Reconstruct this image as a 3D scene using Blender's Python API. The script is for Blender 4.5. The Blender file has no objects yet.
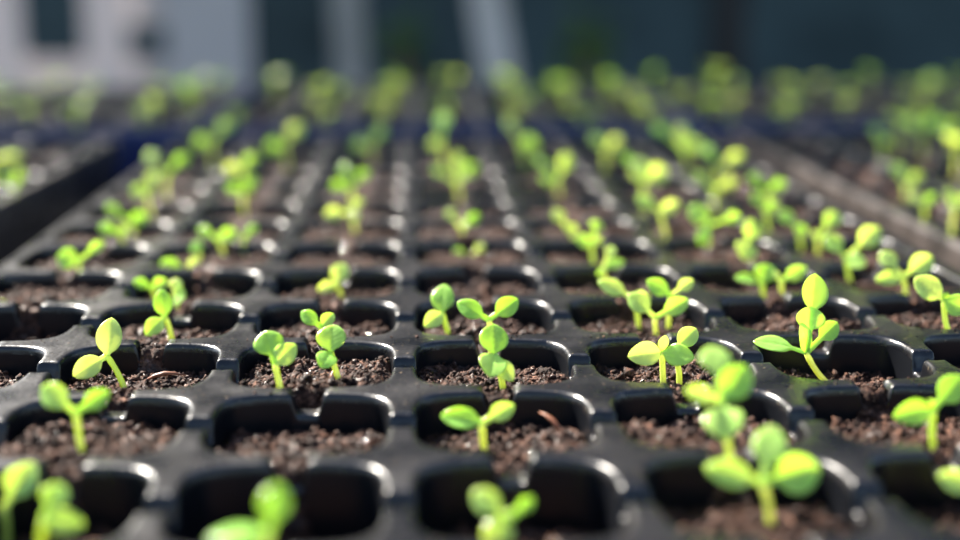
import bpy, bmesh, math, random
import numpy as np
from mathutils import Vector, Matrix

rng = random.Random(7)
nrg = np.random.default_rng(11)
sc = bpy.context.scene
C = sc.collection
S = 0.04                       # cell pitch of the trays in metres
TRAY_H = 1.05 * S              # height of a tray

# ------------------------------------------------------------------ helpers
def link(o, parent=None):
    C.objects.link(o)
    if parent is not None:
        o.parent = parent
    return o

def mesh_obj(name, verts, faces, mat, parent=None, smooth=True):
    me = bpy.data.meshes.new(name)
    me.from_pydata([tuple(map(float, v)) for v in verts], [], [tuple(map(int, f)) for f in faces])
    me.update()
    if smooth:
        me.polygons.foreach_set('use_smooth', [True] * len(me.polygons))
    me.materials.append(mat)
    return link(bpy.data.objects.new(name, me), parent)

def np_mesh(name, V, Q, mat, parent=None, smooth=True):
    """V (n,3) float array, Q (m,k) int array of k-gons"""
    me = bpy.data.meshes.new(name)
    V = np.ascontiguousarray(V, dtype=np.float32)
    m, k = Q.shape
    me.vertices.add(len(V)); me.vertices.foreach_set('co', V.ravel())
    me.loops.add(m * k); me.loops.foreach_set('vertex_index', np.ascontiguousarray(Q, dtype=np.int32).ravel())
    me.polygons.add(m); me.polygons.foreach_set('loop_start', np.arange(0, m * k, k, dtype=np.int32))
    me.update(calc_edges=True); me.validate()
    if smooth:
        me.polygons.foreach_set('use_smooth', np.ones(len(me.polygons), dtype=bool))
    me.materials.append(mat)
    return link(bpy.data.objects.new(name, me), parent)

def empty(name, loc):
    o = bpy.data.objects.new(name, None)
    o.empty_display_size = 0.01
    o.location = loc
    return link(o)

def tag(o, label=None, cat=None, group=None, kind=None):
    if label: o['label'] = label
    if cat: o['category'] = cat
    if group: o['group'] = group
    if kind: o['kind'] = kind
    return o

# ------------------------------------------------------------------ materials
def new_mat(name):
    m = bpy.data.materials.new(name); m.use_nodes = True
    nt = m.node_tree
    return m, nt, nt.nodes, nt.nodes['Principled BSDF']

def ramp(nt, fac, stops):
    r = nt.nodes.new('ShaderNodeValToRGB')
    el = r.color_ramp.elements
    while len(el) < len(stops): el.new(0.5)
    for e, (p, c) in zip(el, stops):
        e.position = p; e.color = (*c, 1)
    nt.links.new(fac, r.inputs[0])
    return r.outputs[0]

def noise(nt, scale, detail=4, rough=0.6, coord='Object'):
    tc = nt.nodes.new('ShaderNodeTexCoord')
    n = nt.nodes.new('ShaderNodeTexNoise')
    n.inputs['Scale'].default_value = scale
    n.inputs['Detail'].default_value = detail
    n.inputs['Roughness'].default_value = rough
    nt.links.new(tc.outputs[coord], n.inputs['Vector'])
    return n

def simple(name, col, rough=0.6, spec=0.5, var=0.0, scale=20, metal=0):
    m, nt, N, p = new_mat(name)
    p.inputs['Roughness'].default_value = rough
    p.inputs['Specular IOR Level'].default_value = spec
    p.inputs['Metallic'].default_value = metal
    if var:
        n = noise(nt, scale)
        c = ramp(nt, n.outputs['Fac'], [(0.3, tuple(x * (1 - var) for x in col)), (0.7, tuple(min(1, x * (1 + var)) for x in col))])
        nt.links.new(c, p.inputs['Base Color'])
    else:
        p.inputs['Base Color'].default_value = (*col, 1)
    return m

def plastic(name, col, dust):
    """black moulded plastic with pale grit speckles and an uneven dusty film"""
    m, nt, N, p = new_mat(name)
    L = nt.links
    film = noise(nt, 60, 5)
    base = ramp(nt, film.outputs['Fac'], [(0.35, col), (0.75, tuple(c + dust * k for c, k in zip(col, (1.25, 1.0, 0.9))))])
    sp = noise(nt, 900, 2, 0.5)
    mask = ramp(nt, sp.outputs['Fac'], [(0.67, (0, 0, 0)), (0.72, (1, 1, 1))])
    mx = N.new('ShaderNodeMix'); mx.data_type = 'RGBA'
    L.new(mask, mx.inputs['Factor']); L.new(base, mx.inputs['A'])
    mx.inputs['B'].default_value = (0.10, 0.075, 0.05, 1)
    L.new(mx.outputs['Result'], p.inputs['Base Color'])
    rr = ramp(nt, film.outputs['Fac'], [(0.3, (0.22,) * 3), (0.75, (0.42,) * 3)])
    L.new(rr, p.inputs['Roughness'])
    p.inputs['Specular IOR Level'].default_value = 0.45
    b = N.new('ShaderNodeBump'); b.inputs['Strength'].default_value = 0.25; b.inputs['Distance'].default_value = 0.0004
    L.new(sp.outputs['Fac'], b.inputs['Height']); L.new(b.outputs[0], p.inputs['Normal'])
    return m

def soil_mat():
    m, nt, N, p = new_mat('potting_soil')
    L = nt.links
    a = noise(nt, 420, 5, 0.7)
    c = ramp(nt, a.outputs['Fac'], [(0.30, (0.003, 0.001, 0.0007)), (0.47, (0.022, 0.009, 0.0055)), (0.58, (0.075, 0.034, 0.021)), (0.74, (0.26, 0.13, 0.085))])
    L.new(c, p.inputs['Base Color'])
    wet = noise(nt, 260, 3)
    L.new(ramp(nt, wet.outputs['Fac'], [(0.34, (0.10,) * 3), (0.44, (0.75,) * 3)]), p.inputs['Roughness'])
    L.new(ramp(nt, wet.outputs['Fac'], [(0.34, (0.55,) * 3), (0.44, (0.17,) * 3)]), p.inputs['Specular IOR Level'])
    b = N.new('ShaderNodeBump'); b.inputs['Strength'].default_value = 0.8; b.inputs['Distance'].default_value = 0.0012
    n2 = noise(nt, 1100, 4, 0.7)
    L.new(n2.outputs['Fac'], b.inputs['Height']); L.new(b.outputs[0], p.inputs['Normal'])
    return m

def leaf_mat(name, c_lo, c_hi, t_lo, t_hi, mixf=0.5):
    m, nt, N, p = new_mat(name)
    L = nt.links
    oi = N.new('ShaderNodeObjectInfo')
    n = noise(nt, 160, 4)
    ad = N.new('ShaderNodeMath'); ad.operation = 'MULTIPLY_ADD'
    L.new(n.outputs['Fac'], ad.inputs[0]); ad.inputs[1].default_value = 0.7
    L.new(oi.outputs['Random'], ad.inputs[2])
    sb = N.new('ShaderNodeMath'); sb.operation = 'SUBTRACT'; sb.use_clamp = True
    L.new(ad.outputs[0], sb.inputs[0]); sb.inputs[1].default_value = 0.35
    base = ramp(nt, sb.outputs[0], [(0.1, c_lo), (0.9, c_hi)])
    tr = ramp(nt, sb.outputs[0], [(0.1, t_lo), (0.9, t_hi)])
    L.new(base, p.inputs['Base Color'])
    p.inputs['Roughness'].default_value = 0.21
    p.inputs['Specular IOR Level'].default_value = 0.9
    b = N.new('ShaderNodeBump'); b.inputs['Strength'].default_value = 0.35; b.inputs['Distance'].default_value = 0.0005
    L.new(noise(nt, 420, 3).outputs['Fac'], b.inputs['Height']); L.new(b.outputs[0], p.inputs['Normal'])
    t = N.new('ShaderNodeBsdfTranslucent'); L.new(tr, t.inputs['Color'])
    mx = N.new('ShaderNodeMixShader'); mx.inputs[0].default_value = mixf
    L.new(p.outputs[0], mx.inputs[1]); L.new(t.outputs[0], mx.inputs[2])
    L.new(mx.outputs[0], N['Material Output'].inputs['Surface'])
    return m

M_TRAY = plastic('black_tray_plastic', (0.0025, 0.0028, 0.004), 0.006)
M_CUP = simple('black_cup_plastic', (0.003, 0.0035, 0.005), 0.32, 0.35)
M_BLUE = plastic('navy_tray_plastic', (0.005, 0.018, 0.085), 0.008)
M_DUSTY_LIT = plastic('dusty_lit_tray_plastic', (0.02, 0.018, 0.017), 0.05)  # dust on the right tray's rim, lit edge put into colour on the left's
M_SOIL = soil_mat()
M_LEAF = leaf_mat('young_leaf', (0.36, 0.66, 0.14), (0.60, 0.82, 0.28), (0.70, 0.93, 0.14), (0.93, 0.98, 0.34), 0.63)
M_STEM = leaf_mat('young_stem', (0.46, 0.62, 0.13), (0.62, 0.70, 0.22), (0.76, 0.86, 0.14), (0.90, 0.92, 0.25), 0.5)
M_CHIP = simple('bark', (0.22, 0.07, 0.025), 0.5, 0.5, 0.4, 400)

# ------------------------------------------------------------------ camera
F_PX = 1326.74
CAM = Vector((2.09725 * S, -5.18482 * S, 2.12537 * S))
PITCH, YAW, ROLL = 0.218974, 0.045807, -0.000398
fw = Vector((math.sin(YAW) * math.cos(PITCH), math.cos(YAW) * math.cos(PITCH), -math.sin(PITCH)))
ri = Vector((math.cos(YAW), -math.sin(YAW), 0)); up = ri.cross(fw)
ri2 = math.cos(ROLL) * ri + math.sin(ROLL) * up
up2 = -math.sin(ROLL) * ri + math.cos(ROLL) * up
cam = bpy.data.cameras.new('camera'); co = bpy.data.objects.new('camera', cam); C.objects.link(co)
R3 = Matrix((ri2, up2, -fw)).transposed()
co.matrix_world = Matrix.Translation(CAM) @ R3.to_4x4()
cam.sensor_width = 36; cam.lens = 36 * F_PX / 960
cam.clip_start = 0.01; cam.clip_end = 100
Z_FOC = (Vector((2.5 * S, 2.12 * S, 0.1 * S)) - CAM).dot(fw)
F_STOP = 4.9
cam.dof.use_dof = True
cam.dof.focus_distance = Z_FOC
cam.dof.aperture_fstop = F_STOP
APER = cam.lens / 1000 / F_STOP
sc.camera = co

def ray(px, py):
    return fw + ri2 * ((px - 480) / F_PX) + up2 * ((270 - py) / F_PX)
def on_plane(px, py, z):
    d = ray(px, py)
    return CAM + d * ((z - CAM.z) / d.z)
def at_depth(px, py, zc):
    return CAM + ray(px, py) * zc
def depth_of(p): return (p - CAM).dot(fw)

# ------------------------------------------------------------------ trays
def side_samples():
    h = [-0.42, -0.34, -0.27, -0.2, -0.15, -0.115, -0.098, -0.086, -0.072, -0.06, -0.03]
    return [-0.5] + h + [0.0] + [-x for x in reversed(h)]
def notch(t):
    a = abs(t)
    if a <= 0.060: return -0.115
    if a >= 0.105: return 0.0
    k = (a - 0.060) / 0.045
    return -0.115 * (1 - k * k * (3 - 2 * k))
HOLE = 0.435
def sup(x, y, a, n=4.2):
    r = math.hypot(x, y); c, s = abs(x) / r, abs(y) / r
    k = a / (c ** n + s ** n) ** (1 / n)
    return x / r * k, y / r * k
PERIM = []
for sd in range(4):                      # 0 front, 1 right, 2 back, 3 left
    for t in side_samples():
        PERIM.append((sd, t) )
def perim_xy(sd, t):
    return [(t, -0.5), (0.5, t), (-t, 0.5), (-0.5, -t)][sd]

DECK_RINGS = [(1.16, 0.0), (1.045, 0.0), (1.022, -0.004), (1.006, -0.014), (0.997, -0.028), (0.993, -0.05)]
CUP_RINGS = [(0.993, -0.05), (0.985, -0.14), (0.965, -0.3), (0.93, -0.6), (0.88, -0.95), (0.80, -1.02), (0.4, -1.03)]

def deck_tile(flags):
    """web of one cell: flags[k] True -> that side has a notch in its wall"""
    V, F = [], []
    n = len(PERIM)
    for sd, t in PERIM:
        x, y = perim_xy(sd, t)
        z = notch(t) if flags[sd] else 0.0
        V.append((x, y, z))
    for a, dz in DECK_RINGS:
        for sd, t in PERIM:
            x, y = perim_xy(sd, t)
            hx, hy = sup(x, y, HOLE * a)
            if abs(hx) > 0.5 or abs(hy) > 0.5 or a > 1.1:
                # a support loop halfway between the square and the hole keeps the top flat
                gx, gy = sup(x, y, HOLE * 1.045)
                hx, hy = gx + (x - gx) * 0.35, gy + (y - gy) * 0.35
            nz = notch(t) if flags[sd] else 0.0
            z = nz + dz if dz > -0.05 else min(nz + dz, -0.05)
            V.append((hx, hy, z))
    for r in range(len(DECK_RINGS)):
        for i in range(n):
            j = (i + 1) % n
            F.append((r * n + i, r * n + j, (r + 1) * n + j, (r + 1) * n + i))
    return V, F

def cup_mesh(flags, name, mat):
    V, F = [], []
    n = len(PERIM)
    for k, (a, dz) in enumerate(CUP_RINGS):
        for sd, t in PERIM:
            x, y = perim_xy(sd, t)
            hx, hy = sup(x, y, HOLE * a)
            nz = notch(t) if flags[sd] else 0.0
            z = min(nz + dz, -0.05) if k == 0 else min(dz, nz - 0.06 - 0.02 * k)
            V.append((hx * S, hy * S, z * S))
    for r in range(len(CUP_RINGS) - 1):
        for i in range(n):
            j = (i + 1) % n
            F.append((r * n + i, r * n + j, (r + 1) * n + j, (r + 1) * n + i))
    F.append(tuple((len(CUP_RINGS) - 1) * n + i for i in range(n)))
    me = bpy.data.meshes.new(name)
    me.from_pydata(V, [], F); me.update()
    me.polygons.foreach_set('use_smooth', [True] * len(me.polygons))
    me.materials.append(mat)
    return me

CUP_CACHE = {}
def make_tray(x0, y0, nx, ny, label, rot=0.0, mat=M_TRAY, rim_mat=None, cup_from=0, cup_to=99, with_cups=True):
    """x0,y0: front left corner in cell units; returns the tray root"""
    root = empty('seed_tray', (x0 * S, y0 * S, 0))
    root.rotation_euler.z = rot
    tag(root, label, 'tray', 'cell trays on the bench')
    V, F = [], []
    for i in range(nx):
        for j in range(ny):
            fl = (j > 0, i < nx - 1, j < ny - 1, i > 0)
            v, f = deck_tile(fl)
            o = len(V)
            V += [((a + i + .5) * S, (b + j + .5) * S, c * S) for a, b, c in v]
            F += [tuple(q + o for q in p) for p in f]
    bm = bmesh.new()
    vs = [bm.verts.new(v) for v in V]
    for f in F:
        bm.faces.new([vs[q] for q in f])
    bmesh.ops.remove_doubles(bm, verts=bm.verts, dist=1e-6)
    me = bpy.data.meshes.new('top_web'); bm.to_mesh(me); bm.free()
    me.polygons.foreach_set('use_smooth', [True] * len(me.polygons))
    me.materials.append(mat)
    link(bpy.data.objects.new('top_web', me), root)
    # rolled outer rim with a skirt
    prof = [(0.0, 0.0), (0.035, 0.004), (0.055, -0.006), (0.07, -0.03), (0.075, -0.07), (0.07, -0.3), (0.05, -0.32), (0.04, -0.3), (-0.01, -0.95), (-0.03, -1.04), (-0.2, -1.04)]
    rv, rf = [], []
    for d, z in prof:
        for cx, cy, sx, sy in ((0, 0, -1, -1), (nx, 0, 1, -1), (nx, ny, 1, 1), (0, ny, -1, 1)):
            rv.append(((cx + sx * d) * S, (cy + sy * d) * S, z * S))
    for r in range(len(prof) - 1):
        for i in range(4):
            j = (i + 1) % 4
            rf.append((r * 4 + i, (r + 1) * 4 + i, (r + 1) * 4 + j, r * 4 + j))
    mesh_obj('outer_rim', rv, rf, rim_mat or mat, root, smooth=False)
    if with_cups:
        for j in range(ny):
            if not (cup_from <= j <= cup_to): continue
            for i in range(nx):
                fl = (j > 0, i < nx - 1, j < ny - 1, i > 0)
                if fl not in CUP_CACHE: CUP_CACHE[fl] = cup_mesh(fl, 'cell', M_CUP)
                c = bpy.data.objects.new('cell', CUP_CACHE[fl]); link(c, root)
                c.location = ((i + .5) * S, (j + .5) * S, 0)
    else:
        # cups of a far tray, seen only as dark pits: one moulded underside
        V, F = [], []
        for j in range(ny):
            for i in range(nx):
                fl = (j > 0, i < nx - 1, j < ny - 1, i > 0)
                if fl not in CUP_CACHE: CUP_CACHE[fl] = cup_mesh(fl, 'cell', M_CUP)
                me = CUP_CACHE[fl]; o = len(V)
                V += [(v.co.x + (i + .5) * S, v.co.y + (j + .5) * S, v.co.z) for v in me.vertices]
                F += [tuple(q + o for q in p.vertices) for p in me.polygons]
        tag(mesh_obj('cells', V, F, M_CUP, root), kind='stuff')
    return root

def value_noise(X, Y, seed):
    """smooth lattice noise in [-1, 1], vectorised"""
    g = np.random.default_rng(seed).uniform(-1, 1, (256, 256))
    xi = np.floor(X).astype(int); yi = np.floor(Y).astype(int)
    fx = X - xi; fy = Y - yi
    fx = fx * fx * (3 - 2 * fx); fy = fy * fy * (3 - 2 * fy)
    a = g[xi % 256, yi % 256]; b = g[(xi + 1) % 256, yi % 256]
    c = g[xi % 256, (yi + 1) % 256]; d = g[(xi + 1) % 256, (yi + 1) % 256]
    return (a * (1 - fx) + b * fx) * (1 - fy) + (c * (1 - fx) + d * fx) * fy

OCT_V = np.array([(1, 0, 0), (-1, 0, 0), (0, 1, 0), (0, -1, 0), (0, 0, 1), (0, 0, -1)], float)
OCT_F = np.array([(0, 2, 4), (2, 1, 4), (1, 3, 4), (3, 0, 4), (2, 0, 5), (1, 2, 5), (3, 1, 5), (0, 3, 5)])

def make_soil(x0, y0, nx, ny, label, levels, res, crumbs, seed, spill=0.5):
    """crumbly fill of a tray: one height field through the cells plus loose crumbs.
    levels[i][j] fill level under the rim (cell units, negative); res samples per cell per row; crumbs per cell per row"""
    Vs, Qs, CV, CF = [], [], [], []
    off = 0; coff = 0
    lr = np.random.default_rng(seed)
    spl = lr.uniform(0, 1, (nx, ny + 1))
    def height(X, Y):
        i = np.clip(np.floor(X).astype(int), 0, nx - 1); j = np.clip(np.floor(Y).astype(int), 0, ny - 1)
        u = X - i - .5; v = Y - j - .5
        lev = levels[i, j]
        h = lev + 0.035 * value_noise(X * 3.1, Y * 3.1, seed) + 0.03 * value_noise(X * 9, Y * 9, seed + 1) + 0.024 * value_noise(X * 23, Y * 23, seed + 2)
        h -= 0.11 * v                                     # heaped a little towards the front wall
        edge = np.maximum(np.abs(u), np.abs(v))
        h -= 0.05 * np.clip((edge - 0.36) / 0.08, 0, 1)   # sinks beside the walls
        k = np.clip((np.abs(v) - 0.36) / 0.12, 0, 1); k = k * k * (3 - 2 * k)
        jj = np.where(v > 0, j + 1, j)
        s = spl[i, np.clip(jj, 0, ny)]
        inner = (jj > 0) & (jj < ny)
        br = np.clip(1 - (np.abs(u) - 0.06) / 0.08, 0, 1)
        bridge = np.where(s < spill, -0.035, -0.22) + 0.03 * value_noise(X * 19, Y * 19, seed + 3)
        h = np.where(inner, h * (1 - k * br) + bridge * k * br, h)
        cap = np.where((np.abs(u) > 0.15) & (edge > 0.405), -0.075, 9)
        return np.minimum(h, cap)
    for j in range(ny):
        n = res(j)
        if n == 0: continue
        gx = np.linspace(0.03, nx - 0.03, nx * n + 1); gy = np.linspace(j, j + 1, n + 1)
        X, Y = np.meshgrid(gx, gy)
        jit = 0.25 / n
        Xj = X + lr.uniform(-jit, jit, X.shape); Yj = Y.copy(); Yj[1:-1] += lr.uniform(-jit, jit, Y[1:-1].shape)
        H = height(Xj, np.clip(Yj, j + 1e-6, j + 1 - 1e-6)) + (0.012 * lr.uniform(-1, 1, X.shape) if n > 20 else 0)
        nc = nx * n + 1
        Vs.append(np.stack([Xj.ravel(), Yj.ravel(), H.ravel()], 1))
        a = (np.arange(n)[:, None] * nc + np.arange(nc - 1)[None]).ravel() + off
        Qs.append(np.stack([a, a + 1, a + 1 + nc, a + nc], 1)); off += X.size
        k = crumbs(j) * nx
        if k:
            cx = np.floor(lr.uniform(0, nx, k)); u = lr.uniform(-.44, .44, k); v = lr.uniform(-.44, .44, k)
            # some crumbs lie in the gaps of the walls
            m = lr.uniform(0, 1, k) < 0.05; u = np.where(m, lr.uniform(-.08, .08, k), u); v = np.where(m, lr.uniform(-.5, .5, k), v)
            px = cx + .5 + u; py = j + .5 + v
            r = np.exp(lr.normal(math.log(0.0105), 0.45, k)); r = np.clip(r, 0.004, 0.032)
            hz = height(px, py) + r * 0.35
            # stray crumbs on the web itself
            st = lr.uniform(0, 1, k) < 0.012
            py = np.where(st, j + 1 + lr.uniform(-.07, .07, k), py); hz = np.where(st, 0.003, hz); r = np.where(st, r * 0.45, r)
            # none where the wall or its slope would swallow it
            sc3 = r[:, None] * lr.uniform(0.55, 1.5, (k, 3))
            P = OCT_V[None] * sc3[:, None, :] * lr.uniform(.75, 1.2, (k, 6, 1))
            # random turn
            q = lr.normal(size=(k, 4)); q /= np.linalg.norm(q, axis=1)[:, None]
            w, x, y, z = q.T
            Rm = np.stack([1 - 2 * (y * y + z * z), 2 * (x * y - z * w), 2 * (x * z + y * w), 2 * (x * y + z * w), 1 - 2 * (x * x + z * z), 2 * (y * z - x * w), 2 * (x * z - y * w), 2 * (y * z + x * w), 1 - 2 * (x * x + y * y)], 1).reshape(k, 3, 3)
            P = np.einsum('kij,knj->kni', Rm, P) + np.stack([px, py, hz], 1)[:, None]
            CV.append(P.reshape(-1, 3)); CF.append((OCT_F[None] + (np.arange(k) * 6)[:, None, None]).reshape(-1, 3) + coff); coff += k * 6
    V = np.concatenate(Vs); Q = np.concatenate(Qs)
    tri = np.concatenate([Q[:, [0, 1, 2]], Q[:, [0, 2, 3]]])
    if CV:
        tri = np.concatenate([tri, np.concatenate(CF) + len(V)]); V = np.concatenate([V] + CV)
    o = np_mesh('potting_soil', V * S, tri, M_SOIL, None, smooth=False)
    o.location = (x0 * S, y0 * S, 0)
    tag(o, label, 'soil', 'soil filling the trays', 'stuff')
    return height

# middle tray: 7 cells across, 15 deep; front left corner at (-1, -2.5)
MX0, MY0, MNX, MNY = -1, -2.5, 7, 15
make_tray(MX0, MY0, MNX, MNY, 'black cell tray in the middle, its front cells in focus', cup_from=1)
lev = nrg.uniform(-0.15, -0.09, (MNX, MNY)); lev[:, 7:] = nrg.uniform(-0.10, -0.05, (MNX, MNY - 7))
# fill levels read off the front rows (row index 2 is the front row in view)
def setlev(j, vals):
    for i, v in enumerate(vals): lev[i, j] = v
setlev(2, (-.26, -.27, -.30, -.30, -.20, -.22, -.2))
setlev(3, (-.13, -.10, -.16, -.17, -.12, -.13, -.13))
setlev(4, (-.13, -.13, -.08, -.11, -.13, -.20, -.13))
setlev(5, (-.21, -.13, -.09, -.11, -.13, -.11, -.10))
setlev(6, (-.09, -.14, -.13, -.11, -.12, -.13, -.11))
main_h = make_soil(MX0, MY0, MNX, MNY, 'dark brown crumbly potting soil filling the cells of the middle tray', lev,
          lambda j: 0 if j < 1 else (46 if 3 <= j <= 6 else 26 if j < 9 else 12),
          lambda j: 0 if j < 1 else (1500 if 3 <= j <= 6 else 700 if j < 9 else 130), 5)
def soil_z(x, y):
    """soil height of the middle tray at a world point"""
    return float(main_h(np.array([x / S - MX0]), np.array([y / S - MY0]))[0]) * S

# neighbouring trays
def flat_levels(nx, ny, seed): return np.random.default_rng(seed).uniform(-0.13, -0.06, (nx, ny))
HEIGHTS = {}
def side_tray(key, x0, y0, nx, ny, label, soil_label, seed, mat=M_TRAY, rim=None, res=10, crumb=60, cups=False):
    make_tray(x0, y0, nx, ny, label, mat=mat, rim_mat=rim, with_cups=cups)
    HEIGHTS[key] = (make_soil(x0, y0, nx, ny, soil_label, flat_levels(nx, ny, seed), lambda j: res, lambda j: crumb, seed), x0, y0)
side_tray('L', -8.95, 3.5, 7, 9, 'black cell tray across the dark gap on the white screen side', 'soil filling the tray across the wide dark gap', 21, rim=M_DUSTY_LIT)  # paler rim colour carries the lit edge and haze
side_tray('R', 6.5, 2.0, 6, 11, 'black cell tray running along the brighter seedlings edge, narrow gap between', 'soil filling the tray along the narrow gap', 22, rim=M_DUSTY_LIT)
side_tray('F', -0.9, 14.1, 7, 7, 'far cell tray straight behind the middle tray with navy rim', 'soil filling the far tray straight behind the middle tray', 23, rim=M_BLUE, res=6, crumb=20)
side_tray('FL', -8.25, 14.0, 7, 7, 'far cell tray beneath the white screen with navy rim', 'soil filling the far tray beneath the white screen', 24, rim=M_BLUE, res=6, crumb=20)
side_tray('FR', 6.25, 14.2, 9, 7, 'far cell tray beneath the dark upright post with navy rim', 'soil filling the far tray beneath the dark upright post', 25, rim=M_BLUE, res=6, crumb=20)

# ------------------------------------------------------------------ seedlings
def leaf_verts(B, T, n, Wd, u0, bend, cup, fold=0.0, seed=0, nu=23, nv=13):
    """ovate leaf from B (end of stem) to T (tip): stalk up to u0, then the blade; solid, 2 sides"""
    ax = T - B; Ln = ax.length
    a = ax.normalized(); n = (n - a * n.dot(a)).normalized(); s = a.cross(n)
    rr = random.Random(seed)
    w1, w2 = rr.uniform(-.06, .06), rr.uniform(-.06, .06)
    th = max(0.004 * S, 0.009 * Wd)
    nvein = rr.uniform(5, 6.5); va = 0.02 if nu > 10 else 0.0
    top, bot = [], []
    st = 0.035 * S
    for iu in range(nu):
        f = iu / (nu - 1)
        u = f
        k = (u - u0) / (1 - u0)
        if k <= 0: hw = st * 0.5
        else:
            hw = 0.5 * Wd * max(0.0, math.sin(math.pi * min(1, k ** 0.82))) ** 0.62
            hw = max(hw, st * 0.5 * max(0, 1 - k * 2), 0.002 * S)
        c = B + ax * u + n * (bend * Ln * math.sin(math.pi * u) )
        for iv in range(nv):
            v = iv / (nv - 1) * 2 - 1
            off = cup * hw * v * v + fold * hw * abs(v) + 0.06 * hw * math.sin(7 * u + 2.2 * v) * abs(v) * (1 + w1 * 10)
            gro = -0.07 * hw * math.exp(-(v / 0.16) ** 2) + va * Wd * (abs(math.sin(math.pi * (nvein * u - 1.3 * abs(v)))) - .6) * (1 - abs(v)) * min(1, hw / (.3 * Wd))
            p = c + s * (hw * v) + n * (off + gro) + a * (w2 * hw * v * v)
            t = th * (1 - 0.75 * v * v)
            top.append(p + n * t); bot.append(p - n * t)
    V = top + bot; F = []
    m = nu * nv
    for iu in range(nu - 1):
        for iv in range(nv - 1):
            q = iu * nv + iv
            F.append((q, q + 1, q + 1 + nv, q + nv))
            F.append((m + q, m + q + nv, m + q + 1 + nv, m + q + 1))
        q = iu * nv
        F.append((q, q + nv, m + q + nv, m + q)); q += nv - 1
        F.append((q + nv, q, m + q, m + q + nv))
    for iv in range(nv - 1):
        q = iv; F.append((q + 1, q, m + q, m + q + 1))
        q = (nu - 1) * nv + iv; F.append((q, q + 1, m + q + 1, m + q))
    return V, F

def tube(P, R, ns=8):
    V, F = [], []
    n = len(P)
    for i, (p, r) in enumerate(zip(P, R)):
        d = (P[min(i + 1, n - 1)] - P[max(i - 1, 0)]).normalized()
        x = d.cross(Vector((0, 1, 0.1))).normalized(); y = d.cross(x)
        for k in range(ns):
            an = 2 * math.pi * k / ns
            V.append(p + x * (r * math.cos(an)) + y * (r * math.sin(an)))
    for i in range(n - 1):
        for k in range(ns):
            F.append((i * ns + k, i * ns + (k + 1) % ns, (i + 1) * ns + (k + 1) % ns, (i + 1) * ns + k))
    F.append(tuple(range(ns - 1, -1, -1))); F.append(tuple((n - 1) * ns + k for k in range(ns)))
    return V, F

def stem_curve(A, B, bow, n=9):
    d = B - A
    side = Vector((-d.z, 0, d.x)).normalized() if d.length > 1e-9 else Vector((1, 0, 0))
    pts = []
    for i in range(n):
        t = i / (n - 1)
        p = A.lerp(B, t) + side * (bow * d.length * math.sin(math.pi * t))
        pts.append(p)
    return pts

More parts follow.
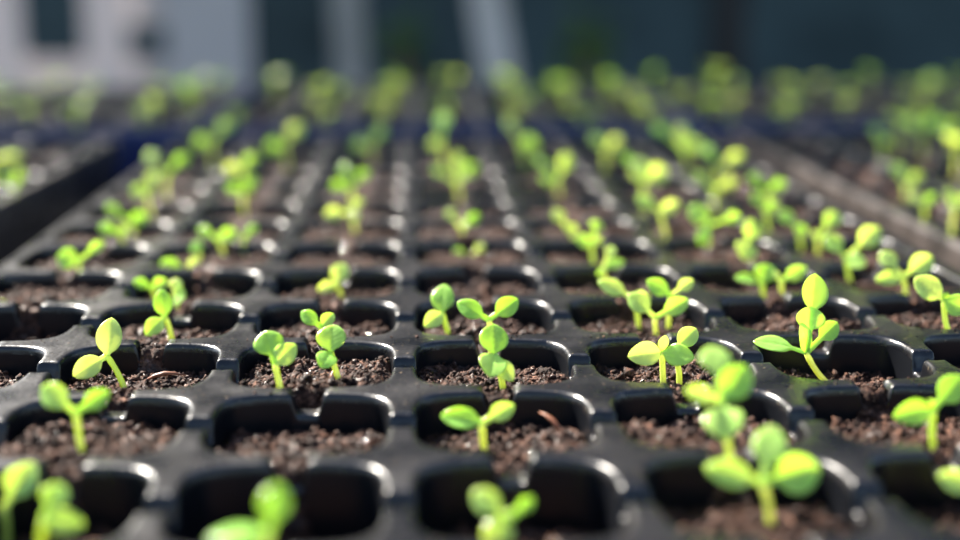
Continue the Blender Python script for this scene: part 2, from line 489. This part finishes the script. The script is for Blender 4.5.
GROUP_MAIN = 'seedlings growing in the middle tray'
PLANTS = []
def seedling(base, fork, leaves, label, seed, group=GROUP_MAIN, lean=0.0, stem_r=0.018, bow=None, hfun=None):
    """base, fork: picture positions of the stem foot and of the point where the leaves meet.
    leaves: boxes (x0,y0,x1,y1[,depth bias]) each leaf covers; everything is turned into real lengths at the foot's own distance"""
    rr = random.Random(seed)
    g = on_plane(base[0], base[1], -0.12 * S)
    for _ in range(3):
        zz = (hfun or soil_z)(g.x, g.y); g = on_plane(base[0], base[1], max(min(zz, 0.0), -0.30 * S))
    root = empty('seedling', g)
    zc = depth_of(g)
    pxs = zc / F_PX                                   # metres per pixel at the plant
    fk = at_depth(fork[0], fork[1], zc + lean * S)
    coc = F_PX * APER * abs(1 / Z_FOC - 1 / zc)
    Rm = stem_r * S
    foot = Vector((0, 0, -0.05 * S))
    pts = stem_curve(foot, fk - g, rr.uniform(-.07, .07) if bow is None else bow)
    n = len(pts)
    V, F = tube(pts, [Rm * (1.0 - 0.12 * i / n) if i < n - 2 else Rm * (1.05 if i == n - 2 else 0.8) for i in range(n)])
    mesh_obj('stem', V, F, M_STEM, root)
    for k, lf in enumerate(leaves):
        x0, y0, x1, y1 = lf[:4]
        bias = lf[4] if len(lf) > 4 else None
        sh = 0.30 * coc
        a = max((x1 - x0) / 2 - sh, (x1 - x0) * 0.28); b = max((y1 - y0) / 2 - sh, (y1 - y0) * 0.28)
        cx, cy = (x0 + x1) / 2, (y0 + y1) / 2
        dx, dy = cx - fork[0], cy - fork[1]
        dl = math.hypot(dx, dy)
        if dl < 1e-3: dx, dy, dl = 0, -1, 1
        dx /= dl; dy /= dl
        ext = a * b / math.hypot(b * dx, a * dy)             # reach of the ellipse along the axis
        wv = 2 * a * b / math.hypot(b * dy, a * dx)          # and across it
        wv *= 1 - 0.17 * abs(2 * dx * dy)                     # a slanting leaf is slimmer than its box suggests
        Lp = max(dl + ext, 1.6 * ext)
        u0 = min(max((dl - ext) / Lp, 0.06), 0.6)
        tipx, tipy = fork[0] + dx * Lp, fork[1] + dy * Lp
        if bias is None:
            bias = max(-0.6, min(0.6, -0.75 * dy * (Lp / 60) + rr.uniform(-.08, .08))) * 60 * pxs / S * 0.6
        T = at_depth(tipx, tipy, depth_of(fk) + bias * S)
        L3 = (T - fk).length
        blade = L3 * (1 - u0)
        Wvis = wv * pxs
        Wd = max(Wvis * 1.02, blade * 0.62)
        cp = min(1.0, Wvis / Wd); sp = math.sqrt(max(0, 1 - cp * cp))
        # in-picture normal to the axis, pointing upward; and away from the camera
        ix, iy = -dy, dx
        if iy > 0: ix, iy = -ix, -iy                          # picture y grows downward
        s_im = (ri2 * ix - up2 * iy)
        side = s_im * cp + fw * sp * (1 if abs(dx) > 0.45 else rr.choice((-1, 1)))
        axis = (T - fk).normalized()
        nrm = axis.cross(side).normalized()
        if nrm.dot(up2) - 0.4 * nrm.dot(fw) < 0: nrm = -nrm
        V, F = leaf_verts(fk - g, T - g, nrm, Wd, u0, rr.uniform(.02, .09), rr.uniform(-.02, .18), rr.uniform(0, .12), rr.random())
        mesh_obj('leaf', V, F, M_LEAF, root)
    tag(root, label, 'seedling', group)
    PLANTS.append(root)
    return root

# --- the seedlings of the middle tray, one by one ------------------------------------------------
NEAR = [
 ((127,390),(107,356),[(96,317,123,355),(68,355,106,381)],'seedling leaning with one upright pointed leaf and one drooping leaf, sharp', .02),
 ((84,456),(76,413),[(34,379,76,413),(75,386,119,413)],'seedling with two flat spread leaves in front of the leaning pointed one', 0),
 ((4,548),(4,508),[(0,454,46,506)],'blurred seedling with one big leaf cut off at the corner of the frame', 0),
 ((46,575),(44,519),[(32,478,80,513),(40,503,90,541)],'blurred seedling with two glossy leaves one above the other, front corner', 0),
 ((262,575),(268,533),[(251,476,299,527),(200,524,268,548)],'blurred seedling with one raised slanting leaf over the empty dark cell', 0),
 ((495,575),(507,519),[(460,483,512,520),(512,491,541,517),(474,512,520,560)],'blurred seedling with a small round leaf and a bright glint, front row middle', 0),
 ((487,453),(482,423),[(438,406,482,432),(485,399,520,424)],'small seedling with two level oval leaves alone in its cell', 0),
 ((505,393),(494,354),[(478,323,509,354,.08),(476,352,508,378,-.14),(496,356,516,387,-.05)],'seedling with round leaf facing the viewer above lobed lower leaves', .0),
 ((490,352),(489,320),[(452,298,487,320),(493,294,522,319)],'seedling with a V of two bright wide leaves, sharp, middle column', 0),
 ((449,332),(442,313),[(430,283,456,313,.1),(420,309,446,331,-.12)],'seedling with one upright and one lower round leaf beside the V-leaved one', 0),
 ((474,271),(470,260),[(448,244,470,262),(470,240,490,257)],'small blurred seedling with two short leaves behind the V-leaved one', 0),
 ((466,243),(462,228),[(439,205,462,224),(461,208,486,229)],'blurred seedling with glinting twin leaves, middle column, second behind the V', 0),
 ((462,210),(457,183),[(429,160,448,182),(446,146,470,176),(458,152,483,188)],'tall bright blurred seedling, third behind the V-leaved one', 0),
 ((559,198),(556,182),[(530,153,552,172),(551,147,579,178),(536,171,557,189)],'bright blurred seedling with three yellow leaves, isolated near the shade line', 0),
 ((580,246),(566,226),[(545,205,571,226),(556,218,582,237)],'blurred seedling with two glinting leaves at the head of a diagonal trail', 0),
 ((598,268),(592,244),[(584,217,608,234),(571,230,597,252),(590,232,606,250)],'blurred seedling second in the diagonal trail', 0),
 ((607,287),(604,268),[(602,256,629,273),(601,243,620,260),(594,266,606,280)],'seedling third in the diagonal trail, just behind the big leaf cluster', 0),
 ((639,332),(634,299),[(590,277,632,298),(634,290,652,305,.12)],'seedling with a thin pale stem and wide side leaf, back of the cluster', 0),
 ((669,333),(671,296),[(641,276,674,298),(674,276,698,294)],'seedling with straight stem rising behind the four-leaf cluster', 0),
 ((661,341),(655,318),[(621,290,655,315),(659,295,694,317)],'seedling with two arched leaves spread over the row rim', 0),
 ((664,385),(662,352),[(627,341,667,367),(658,335,670,350,-.05),(664,343,695,368,-.1)],'seedling with heart-shaped leaves and a tiny central bud', 0),
 ((679,385),(674,350),[(673,326,702,348,.1),(672,344,690,360,.05)],'seedling with second stem standing close behind the budded one', 0),
 ((733,465),(722,402),[(693,342,735,379,.15),(712,359,759,405,.05),(680,381,718,408,-.05),(700,406,748,443,-.15)],'large blurred seedling of four stacked leaves near the front', 0),
 ((769,538),(763,483),[(698,454,758,493),(747,421,792,470,.15),(772,447,825,500)],'large blurred three-leaved seedling with glints, front row', 0),
 ((838,384),(806,353),[(798,273,828,311,.05),(793,306,826,330,.0),(750,337,794,354),(816,319,842,342,.08),(795,322,812,352,-.03)],'sharp leaning seedling with twisted leaves and one long narrow side leaf', 0),
 ((936,447),(934,408),[(890,397,933,429),(931,371,972,406),(926,396,936,410,-.03)],'blurred seedling of two wide leaves and a small bud, cut by the edge', 0),
 ((985,525),(975,490),[(931,464,976,498)],'single round blurred leaf poking in at the front edge', 0),
 ((905,301),(903,277),[(872,248,903,271),(873,269,903,289),(904,250,938,279)],'seedling with three oval leaves against the outer rim', 0),
 ((953,334),(944,300),[(909,272,946,303),(934,291,972,318),(940,291,952,301,-.02)],'seedling with a bent stem at the frame edge beside the three-leaved one', 0),
 ((853,287),(846,258),[(816,231,849,256),(852,221,887,252),(842,250,870,273,-.1)],'bright seedling with one upright oval leaf along the outer column', 0),
 ((766,302),(762,284),[(731,272,760,288),(749,262,783,284)],'blurred low seedling with two leaves, first of a touching pair', 0),
 ((782,300),(781,281),[(781,262,812,284),(770,268,783,282)],'blurred low seedling, second of a touching pair', 0),
 ((752,264),(748,241),[(737,216,765,242),(729,240,762,263,-.12)],'blurred seedling with one upright and one hanging leaf behind the touching pair', 0),
 ((709,253),(708,226),[(683,198,714,232),(722,207,745,230),(692,226,714,250,-.12)],'bright blurred seedling with a long hanging leaf, fourth trail', 0),
 ((818,258),(818,238),[(815,208,848,232),(808,228,822,242)],'blurred seedling with a white glint on its upper leaf, outer column', 0),
 ((345,389),(331,352),[(316,324,348,352,.06),(308,351,344,369,-.12)],'sharp seedling with round cupped leaf over a flat lower leaf', 0),
 ((283,390),(275,364),[(250,330,287,356),(268,341,304,366)],'sharp pale seedling with two leaves stepping down, beside the cupped one', 0),
 ((322,343),(321,327),[(296,309,322,326),(316,312,340,327)],'pale seedling with two small leaves behind the cupped one', 0),
 ((344,299),(336,284),[(327,260,354,285,.05),(314,278,338,297,.0)],'small seedling with an upright leaf alone in its cell, slightly blurred', 0),
 ((171,338),(165,317),[(152,288,174,318,.05),(141,316,166,340,-.1)],'small sharp seedling with an upright leaf, two rows behind the leaning one', 0),
 ((160,305),(153,288),[(130,275,152,292),(147,274,171,296)],'seedling with flat pale leaves, front of a crowded clump', 0),
 ((178,314),(175,295),[(166,276,186,291),(171,282,188,309,-.1)],'seedling with drooping yellow leaf in the crowded clump', 0),
 ((198,288),(186,271),[(156,254,184,278),(183,254,205,273)],'blurred seedling with two round leaves behind the crowded clump', 0),
 ((203,265),(199,253),[(184,238,209,256)],'small blurred single-leaved seedling behind the crowded clump', 0),
 ((226,258),(219,240),[(192,222,218,242),(216,222,242,248)],'blurred seedling with white glint on a lower leaf', 0),
 ((247,255),(243,240),[(241,221,264,238)],'blurred seedling with one leaf beside the white glint', 0),
 ((80,276),(78,262),[(54,244,82,274),(79,238,116,256)],'blurred seedling with one long level leaf by the tray edge', 0),
 ((-14,330),(-12,312),[(-12,297,12,314)],'seedling leaf tip peeking in at the frame edge', 0),
 ((128,250),(119,232),[(95,218,119,240),(113,222,133,240)],'blurred seedling, nearest of the bright edge row beside the gap', 0),
 ((134,236),(130,222),[(97,200,128,219),(121,207,153,232)],'blurred seedling, second of the bright edge row beside the gap', 0),
 ((152,212),(148,195),[(126,178,150,205),(140,167,167,188)],'blurred seedling, third of the bright edge row beside the gap', 0),
 ((166,194),(166,175),[(137,146,167,169),(168,147,196,174)],'blurred seedling, fourth of the bright edge row, twin yellow leaves', 0),
 ((247,216),(243,192),[(221,179,245,200),(240,170,263,196)],'blurred seedling, lower of two yellow ones in second column', 0),
 ((252,197),(243,170),[(219,158,243,181),(238,147,264,174)],'blurred seedling, upper of two yellow ones in second column', 0),
 ((357,243),(350,213),[(320,202,346,225),(345,195,373,210),(342,207,366,225)],'blurred seedling with three glints, third column, nearer of two', 0),
 ((354,216),(351,187),[(326,176,350,197),(350,164,377,187),(334,160,356,178)],'blurred seedling with two glints, third column, farther of two', 0),
 ((668,238),(660,212),[(631,189,659,214),(655,195,685,219)],'bright blurred seedling, nearer of two in the fifth column', 0),
 ((646,212),(643,182),[(616,146,638,172),(624,152,656,188),(640,157,673,193)],'bright blurred clump-like seedling, farther of two in the fifth column', 0),
 ((719,190),(718,168),[(694,140,721,164),(719,145,752,171)],'blurred yellow twin-leaved seedling, last lit in the outer pair of columns', 0),
 ((715,213),(713,190),[(689,166,712,188),(717,171,743,195)],'blurred pale seedling just in front of the last lit yellow twins', 0),
 ((767,216),(766,192),[(741,169,768,190),(767,173,791,199)],'blurred seedling with raised round leaf, farthest lit in outer column', 0),
 ((770,236),(766,212),[(745,188,769,210),(761,195,784,218)],'blurred seedling second from the shade in outer column', 0),
 ((802,255),(796,226),[(770,206,802,228),(789,219,812,240)],'blurred seedling third from the shade in outer column', 0),
]
SHADE = [
 ((213,166),(212,142),[(188,128,214,158),(210,112,241,140)],'shaded green seedling beyond the sunlit edge, outer column beside gap', 0),
 ((287,170),(283,146),[(261,132,286,163),(279,115,313,146)],'shaded green seedling beyond the sunlit edge, second column', 0),
 ((372,168),(369,147),[(347,132,371,158),(367,121,393,146)],'shaded green seedling beyond the sunlit edge, third column', 0),
 ((446,170),(441,146),[(424,132,446,157),(430,105,456,138)],'shaded green seedling beyond the sunlit edge, fourth column', 0),
 ((527,172),(521,146),[(499,108,522,140),(512,128,545,162)],'shaded green seedling with two glints beyond the sunlit edge, fifth column', 0),
 ((607,175),(606,152),[(586,124,608,156),(604,126,627,160)],'shaded green seedling beyond the sunlit edge, sixth column', 0),
 ((690,174),(684,150),[(648,114,670,143),(668,118,696,152),(681,130,707,160)],'shaded green seedling beyond the sunlit edge, outer column near narrow gap', 0),
]
for k, (b, f, ls, lab, ln) in enumerate(NEAR + SHADE):
    seedling(b, f, ls, lab, 100 + k, lean=ln)

# --- copies for the surrounding trays -----------------------------------------------------------
def proto(leaves, h, seed):
    """upright two/three-leaved seedling at the origin; leaves: (azimuth, length, rise)"""
    rr = random.Random(seed)
    st = stem_curve(Vector((0, 0, -0.05 * S)), Vector((rr.uniform(-.05, .05) * S, rr.uniform(-.05, .05) * S, h * S)), rr.uniform(-.06, .06), 6)
    meshes = []
    def mk(name, V, F, m):
        me = bpy.data.meshes.new(name); me.from_pydata([tuple(v) for v in V], [], F); me.update()
        me.polygons.foreach_set('use_smooth', [True] * len(me.polygons)); me.materials.append(m); meshes.append((name, me))
    V, F = tube(st, [0.022 * S] * 6, 6); mk('stem', V, F, M_STEM)
    for az, ln, rise in leaves:
        d = Vector((math.cos(az), math.sin(az), rise)).normalized()
        V, F = leaf_verts(st[-1], st[-1] + d * (ln * S), Vector((0, 0, 1)) if abs(d.z) < .85 else Vector((0, -1, .5)), ln * S * 0.66, 0.12, .07, .12, .05, rr.random(), 8, 5)
        mk('leaf', V, F, M_LEAF)
    return meshes
PROTOS = [proto([(0.3, .34, .25), (3.3, .36, .4)], .30, 1), proto([(1.9, .30, .9), (4.6, .34, .1), (0.2, .24, .3)], .36, 2),
          proto([(-.4, .38, .15), (2.6, .34, .7)], .42, 3), proto([(1.2, .36, .3), (4.0, .34, .5)], .26, 4),
          proto([(0.1, .38, .45), (2.2, .30, .6), (4.1, .38, .25)], .44, 5)]
def plant_copy(meshes, loc, rz, sc_, label, group):
    r = empty('seedling', loc); r.rotation_euler.z = rz; r.scale = (sc_,) * 3
    for nm, me in meshes:
        link(bpy.data.objects.new(nm, me), r)
    tag(r, label, 'seedling', group)
    return r
ORD = ['first', 'second', 'third', 'fourth', 'fifth', 'sixth', 'seventh', 'eighth', 'ninth', 'tenth', 'eleventh', 'twelfth']
def fill(key, nx, ny, prob, where, group, size, seed, skip=lambda i, j: False, extra_in=None):
    hf, x0, y0 = HEIGHTS[key]
    rr = random.Random(seed)
    for j in range(ny):
        for i in range(nx):
            if rr.random() > prob or skip(i, j): continue
            u, v = rr.uniform(-.2, .2), rr.uniform(-.2, .2)
            x, y = i + .5 + u, j + .5 + v
            p = Vector(((x0 + x) * S, (y0 + y) * S, float(hf(np.array([x]), np.array([y]))[0]) * S))
            d = p - CAM; z = d.dot(fw); px = 480 + F_PX * d.dot(ri2) / z
            if not (-60 < px < 1010): continue
            plant_copy(rr.choice(PROTOS), p, rr.uniform(0, 6.28), size * rr.uniform(.8, 1.2),
                       'seedling in %s, row %d, cell %d from its left side' % (where, j + 1, i + 1), group)
fill('F', 7, 7, .75, 'far middle tray', 'seedlings in the far middle tray', .7, 31)
fill('FL', 7, 7, .6, 'far tray under white screen', 'seedlings in the far tray under the white screen', .72, 32)
fill('FR', 9, 7, .6, 'far tray under black post', 'seedlings in the far tray under the dark post', .72, 33)
fill('L', 7, 9, .5, 'tray across wide gap', 'seedlings in the tray across the wide gap', 1.0, 34)
fill('R', 6, 11, .55, 'tray across narrow gap', 'seedlings in the tray across the narrow gap', .85, 35, skip=lambda i, j: i == 0 or (i < 3 and j < 6))

def side_soil(key):
    hf, x0, y0 = HEIGHTS[key]
    return lambda x, y: float(hf(np.array([x / S - x0]), np.array([y / S - y0]))[0]) * S
SIDE = [
 ('R', (907,207),(906,187),[(886,159,910,180),(903,166,929,190)],'yellow blurred seedling in tray across narrow gap, farthest of three sunlit ones'),
 ('R', (925,232),(924,206),[(904,186,926,210),(920,187,942,210)],'yellow blurred seedling in tray across narrow gap, middle of three sunlit ones'),
 ('R', (955,246),(955,208),[(940,183,962,213),(954,186,976,212)],'yellow tall-stemmed blurred seedling in tray across narrow gap, nearest of three sunlit ones'),
 ('R', (882,160),(880,140),[(867,121,884,142),(876,130,894,154)],'dim green blurred seedling in tray across narrow gap, just behind the yellow ones'),
 ('R', (922,158),(921,132),[(899,110,924,138),(918,101,946,138)],'broad dim green blurred seedling in tray across narrow gap, behind the yellow ones'),
 ('L', (14,205),(14,188),[(-4,164,14,188),(8,162,30,186)],'pale blurred seedling with a glint in tray across wide gap, at frame edge'),
]
for k, (key, b, f, ls, lab) in enumerate(SIDE):
    seedling(b, f, ls, lab, 300 + k, group='seedlings in the tray across the narrow gap' if key == 'R' else 'seedlings in the tray across the wide gap', hfun=side_soil(key))

# bark chips on the soil
def chip(px, py, ln, az, rise, label):
    p = on_plane(px, py, -0.1 * S); z = soil_z(p.x, p.y); p = on_plane(px, py, z)
    d = Vector((math.cos(az), math.sin(az), rise)).normalized() * ln * S
    pts = [d * (t - .5) + Vector((0, 0, .03 * S + .12 * ln * S * math.sin(3.14 * t))) for t in (0, .25, .5, .75, 1)]
    V, F = tube(pts, [.005 * S, .011 * S, .013 * S, .009 * S, .003 * S], 6)
    o = mesh_obj('bark_chip', V, F, M_CHIP); o.location = p
    tag(o, label, 'bark chip', 'bark chips in the soil')
chip(552, 430, .20, 2.3, .5, 'curved orange bark chip on soil beside the small level-leaved seedling')
chip(165, 383, .22, .1, .1, 'orange bark sliver lying on soil beside the leaning pointed-leaf seedling')
chip(881, 309, .16, 1.3, 2.0, 'short upright orange bark chip near the three oval leaves')
chip(333, 383, .18, 1.2, .8, 'thin orange bark sliver between the pale and the cupped seedling')

# ------------------------------------------------------------------ bench, house, background
BZ = -TRAY_H
M_BENCH = simple('bench_board', (0.02, 0.02, 0.022), 0.7, 0.3, 0.4, 30)
M_FLOOR = simple('earth_floor', (0.07, 0.075, 0.07), 0.9, 0.2, 0.5, 6)
def box(V, F, x0, x1, y0, y1, z0, z1):
    o = len(V)
    V += [(x0, y0, z0), (x1, y0, z0), (x1, y1, z0), (x0, y1, z0), (x0, y0, z1), (x1, y0, z1), (x1, y1, z1), (x0, y1, z1)]
    F += [tuple(i + o for i in f) for f in ((0, 3, 2, 1), (4, 5, 6, 7), (0, 1, 5, 4), (1, 2, 6, 5), (2, 3, 7, 6), (3, 0, 4, 7))]
def boxes(name, lst, mat, parent=None):
    V, F = [], []
    for b in lst: box(V, F, *b)
    o = mesh_obj(name, V, F, mat, parent, smooth=False)
    return o
GZ = -0.82
bench = empty('bench', (0.08, 0.4, BZ)); tag(bench, 'dark nursery bench under the seed trays', 'bench')
boxes('bench_top', [(-.6, .75, -.75, .66, -.03, 0)], M_BENCH, bench)
for x in (-.55, .65):
    for y in (-.7, .56):
        boxes('leg', [(x, x + .05, y, y + .05, GZ - BZ, -.03)], M_BENCH, bench)

fl = boxes('floor', [(-6, 6, -3, 9, GZ - .05, GZ)], M_FLOOR); tag(fl, kind='structure')


M_WALL = simple('shade_cloth_wall', (0.042, 0.065, 0.074), 0.9, 0.1, 0.35, 2.5)
M_SHEET, _nt, _N, _p = new_mat('white_plastic_sheet')
_p.inputs['Base Color'].default_value = (0.55, 0.52, 0.53, 1); _p.inputs['Roughness'].default_value = 0.6
_t = _N.new('ShaderNodeBsdfTranslucent'); _t.inputs[0].default_value = (0.42, 0.39, 0.39, 1)
_m = _N.new('ShaderNodeMixShader'); _m.inputs[0].default_value = 0.4
_nt.links.new(_p.outputs[0], _m.inputs[1]); _nt.links.new(_t.outputs[0], _m.inputs[2]); _nt.links.new(_m.outputs[0], _N['Material Output'].inputs['Surface'])
M_PALE = simple('whitewashed_timber', (0.46, 0.43, 0.41), 0.8, 0.2, 0.2, 3)
M_GREYW = simple('grey_timber', (0.30, 0.30, 0.29), 0.85, 0.2, 0.25, 3)
M_DARKP = simple('dark_metal', (0.006, 0.007, 0.009), 0.6, 0.3)
wl = boxes('wall_back', [(-6, -1.62, 4.4, 4.5, GZ, 0.9), (-1.62, 6, 4.4, 4.5, GZ, 2.4)], M_WALL); tag(wl, kind='structure')  # unseen top shaped for light: low end admits sun, tall part blocks sky reflections

def bgx(px, y):                       # x of a picture column at distance y (level of the trays)
    d = ray(px, 30); return CAM.x + d.x * (y - CAM.y) / d.y
def bgz(py, y, px=480):
    d = ray(px, py); return CAM.z + d.z * (y - CAM.y) / d.y
def post(name, px0, px1, y, top_shift, mat, label, cat, zt=1.5, depth=.09):
    x0, x1 = bgx(px0, y), bgx(px1, y); w = x1 - x0
    V = []
    zm = bgz(30, y)
    sl = (bgx(480 + top_shift, y) - bgx(480, y)) / (bgz(0, y) - bgz(60, y))    # lean
    for z in (GZ, zt):
        ox = sl * (z - zm)
        V += [(x0 + ox, y, z), (x1 + ox, y, z), (x1 + ox, y + depth, z), (x0 + ox, y + depth, z)]
    F = [(3, 2, 1, 0), (4, 5, 6, 7), (0, 1, 5, 4), (1, 2, 6, 5), (2, 3, 7, 6), (3, 0, 4, 7)]
    return tag(mesh_obj(name, V, F, mat, smooth=False), label, cat)
YB = 3.4
post('post', 475, 509, YB, -10, M_PALE, 'pale post leaning slightly in front of the dark cloth wall, middle of view', 'post')
post('post', 333, 363, YB + .3, -2, M_GREYW, 'shorter grey post between the white screen and the leaning post', 'post', zt=.6)
post('post', 716, 748, 2.9, 0, M_DARKP, 'black upright post in front of the dark cloth wall', 'post')
# pale shapes at the far corner as a plastic screen, made translucent to glow backlit
fence = empty('plastic_screen', (bgx(80, 3.2), 3.2, GZ)); tag(fence, 'blurred backlit white plastic screen with dark openings behind the far trays', 'screen')
fo = fence.location
def fbox(name, px0, px1, z0, z1, mat=M_SHEET, y=3.2, d=.004):
    boxes(name, [(bgx(px0, y) - fo.x, bgx(px1, y) - fo.x, y - fo.y, y - fo.y + d, z0 - fo.z, z1 - fo.z)], mat, fence)
fbox('sheet', -70, 22, GZ, .5)
fbox('sheet', 84, 126, GZ, .5)
fbox('sheet', 166, 205, GZ, .5)
fbox('sheet', 205, 250, GZ, .5)
fbox('rail', -70, 250, bgz(92, 3.2), bgz(58, 3.2), y=3.25)
fbox('rail', 120, 175, bgz(26, 3.2), bgz(-40, 3.2), y=3.25)

# leafy bushes at the foot of the cloth wall
M_BUSH = leaf_mat('bush_leaf', (0.05, 0.12, 0.02), (0.16, 0.24, 0.05), (0.1, 0.25, 0.03), (0.2, 0.35, 0.05), 0.3)
def bush(px, py, wpx, y, n, label, seed):
    rr = random.Random(seed)
    c = Vector((bgx(px, y), y, bgz(py, y))); r = wpx / 2 / F_PX * (y - CAM.y)
    root = empty('bush', (c.x, c.y, GZ)); tag(root, label, 'bush')
    V, F = tube([Vector((0, 0, 0)), Vector((.02, 0, (c.z - GZ) * .5)), Vector((0, 0, c.z - GZ))], [.018, .014, .008], 6)
    mesh_obj('stem', V, F, M_CHIP, root)
    VV, FF = [], []
    for k in range(n):
        d = Vector((rr.gauss(0, .5), rr.gauss(0, .5), rr.gauss(0, .6))) * r
        o = d + Vector((0, 0, c.z - GZ)); a = Vector((rr.uniform(-1, 1), rr.uniform(-1, 1), rr.uniform(-.3, .8))).normalized()
        v, f = leaf_verts(o, o + a * r * .55, Vector((rr.uniform(-.4, .4), -.5, 1)), r * .34, .1, .06, .1, .05, rr.random(), 6, 3)
        q = len(VV); VV += v; FF += [tuple(i + q for i in x) for x in f]
    mesh_obj('foliage', VV, FF, M_BUSH, root)
bush(402, 42, 46, 3.0, 90, 'small yellowish bush against the dark wall beside the leaning pale post', 1)
bush(585, 52, 60, 3.1, 90, 'dim dark green bush between the leaning pale post and the black post', 3)

# unseen shade-cloth roof, placed to cast the shade over the rear half; the front half is open to the sun
M_NET, nt, N, p = new_mat('shade_net')
p.inputs['Base Color'].default_value = (0.02, 0.03, 0.03, 1); p.inputs['Roughness'].default_value = .8
tb = N.new('ShaderNodeBsdfTransparent'); mx = N.new('ShaderNodeMixShader'); mx.inputs[0].default_value = 0.28
nt.links.new(p.outputs[0], mx.inputs[1]); nt.links.new(tb.outputs[0], mx.inputs[2]); nt.links.new(mx.outputs[0], N['Material Output'].inputs['Surface'])
SUN = Vector((-0.50, 0.58, 0.64)).normalized()
HR = 1.6
ye = 10.1 * S + SUN.y / SUN.z * HR
V = [(-1.75, ye, HR), (6, ye, HR), (6, 4.4, HR), (-1.75, 4.4, HR)]  # left end cut short so sun reaches the screen
tag(mesh_obj('unseen_shade_roof', V, [(0, 1, 2, 3)], M_NET, smooth=False), kind='structure')

# ------------------------------------------------------------------ light
sd = bpy.data.lights.new('sun', 'SUN'); sd.energy = 9.5; sd.angle = math.radians(0.6); sd.color = (1.0, 0.93, 0.82)
so = bpy.data.objects.new('sun', sd); C.objects.link(so)
so.rotation_euler = SUN.to_track_quat('Z', 'Y').to_euler()
w = bpy.data.worlds.new('sky'); sc.world = w; w.use_nodes = True
wn = w.node_tree; sk = wn.nodes.new('ShaderNodeTexSky'); sk.sky_type = 'NISHITA'; sk.sun_disc = False
sk.sun_elevation = math.asin(SUN.z); sk.sun_rotation = math.atan2(SUN.x, SUN.y)
wn.links.new(sk.outputs[0], wn.nodes['Background'].inputs[0]); wn.nodes['Background'].inputs[1].default_value = 0.125

sc.view_settings.view_transform = 'Standard'; sc.view_settings.look = 'None'
sc.view_settings.exposure = 1.5; sc.view_settings.gamma = 1.0; sc.view_settings.use_curve_mapping = False
sc.cycles.use_denoising = True
sc.cycles.max_bounces = 8; sc.cycles.transparent_max_bounces = 8
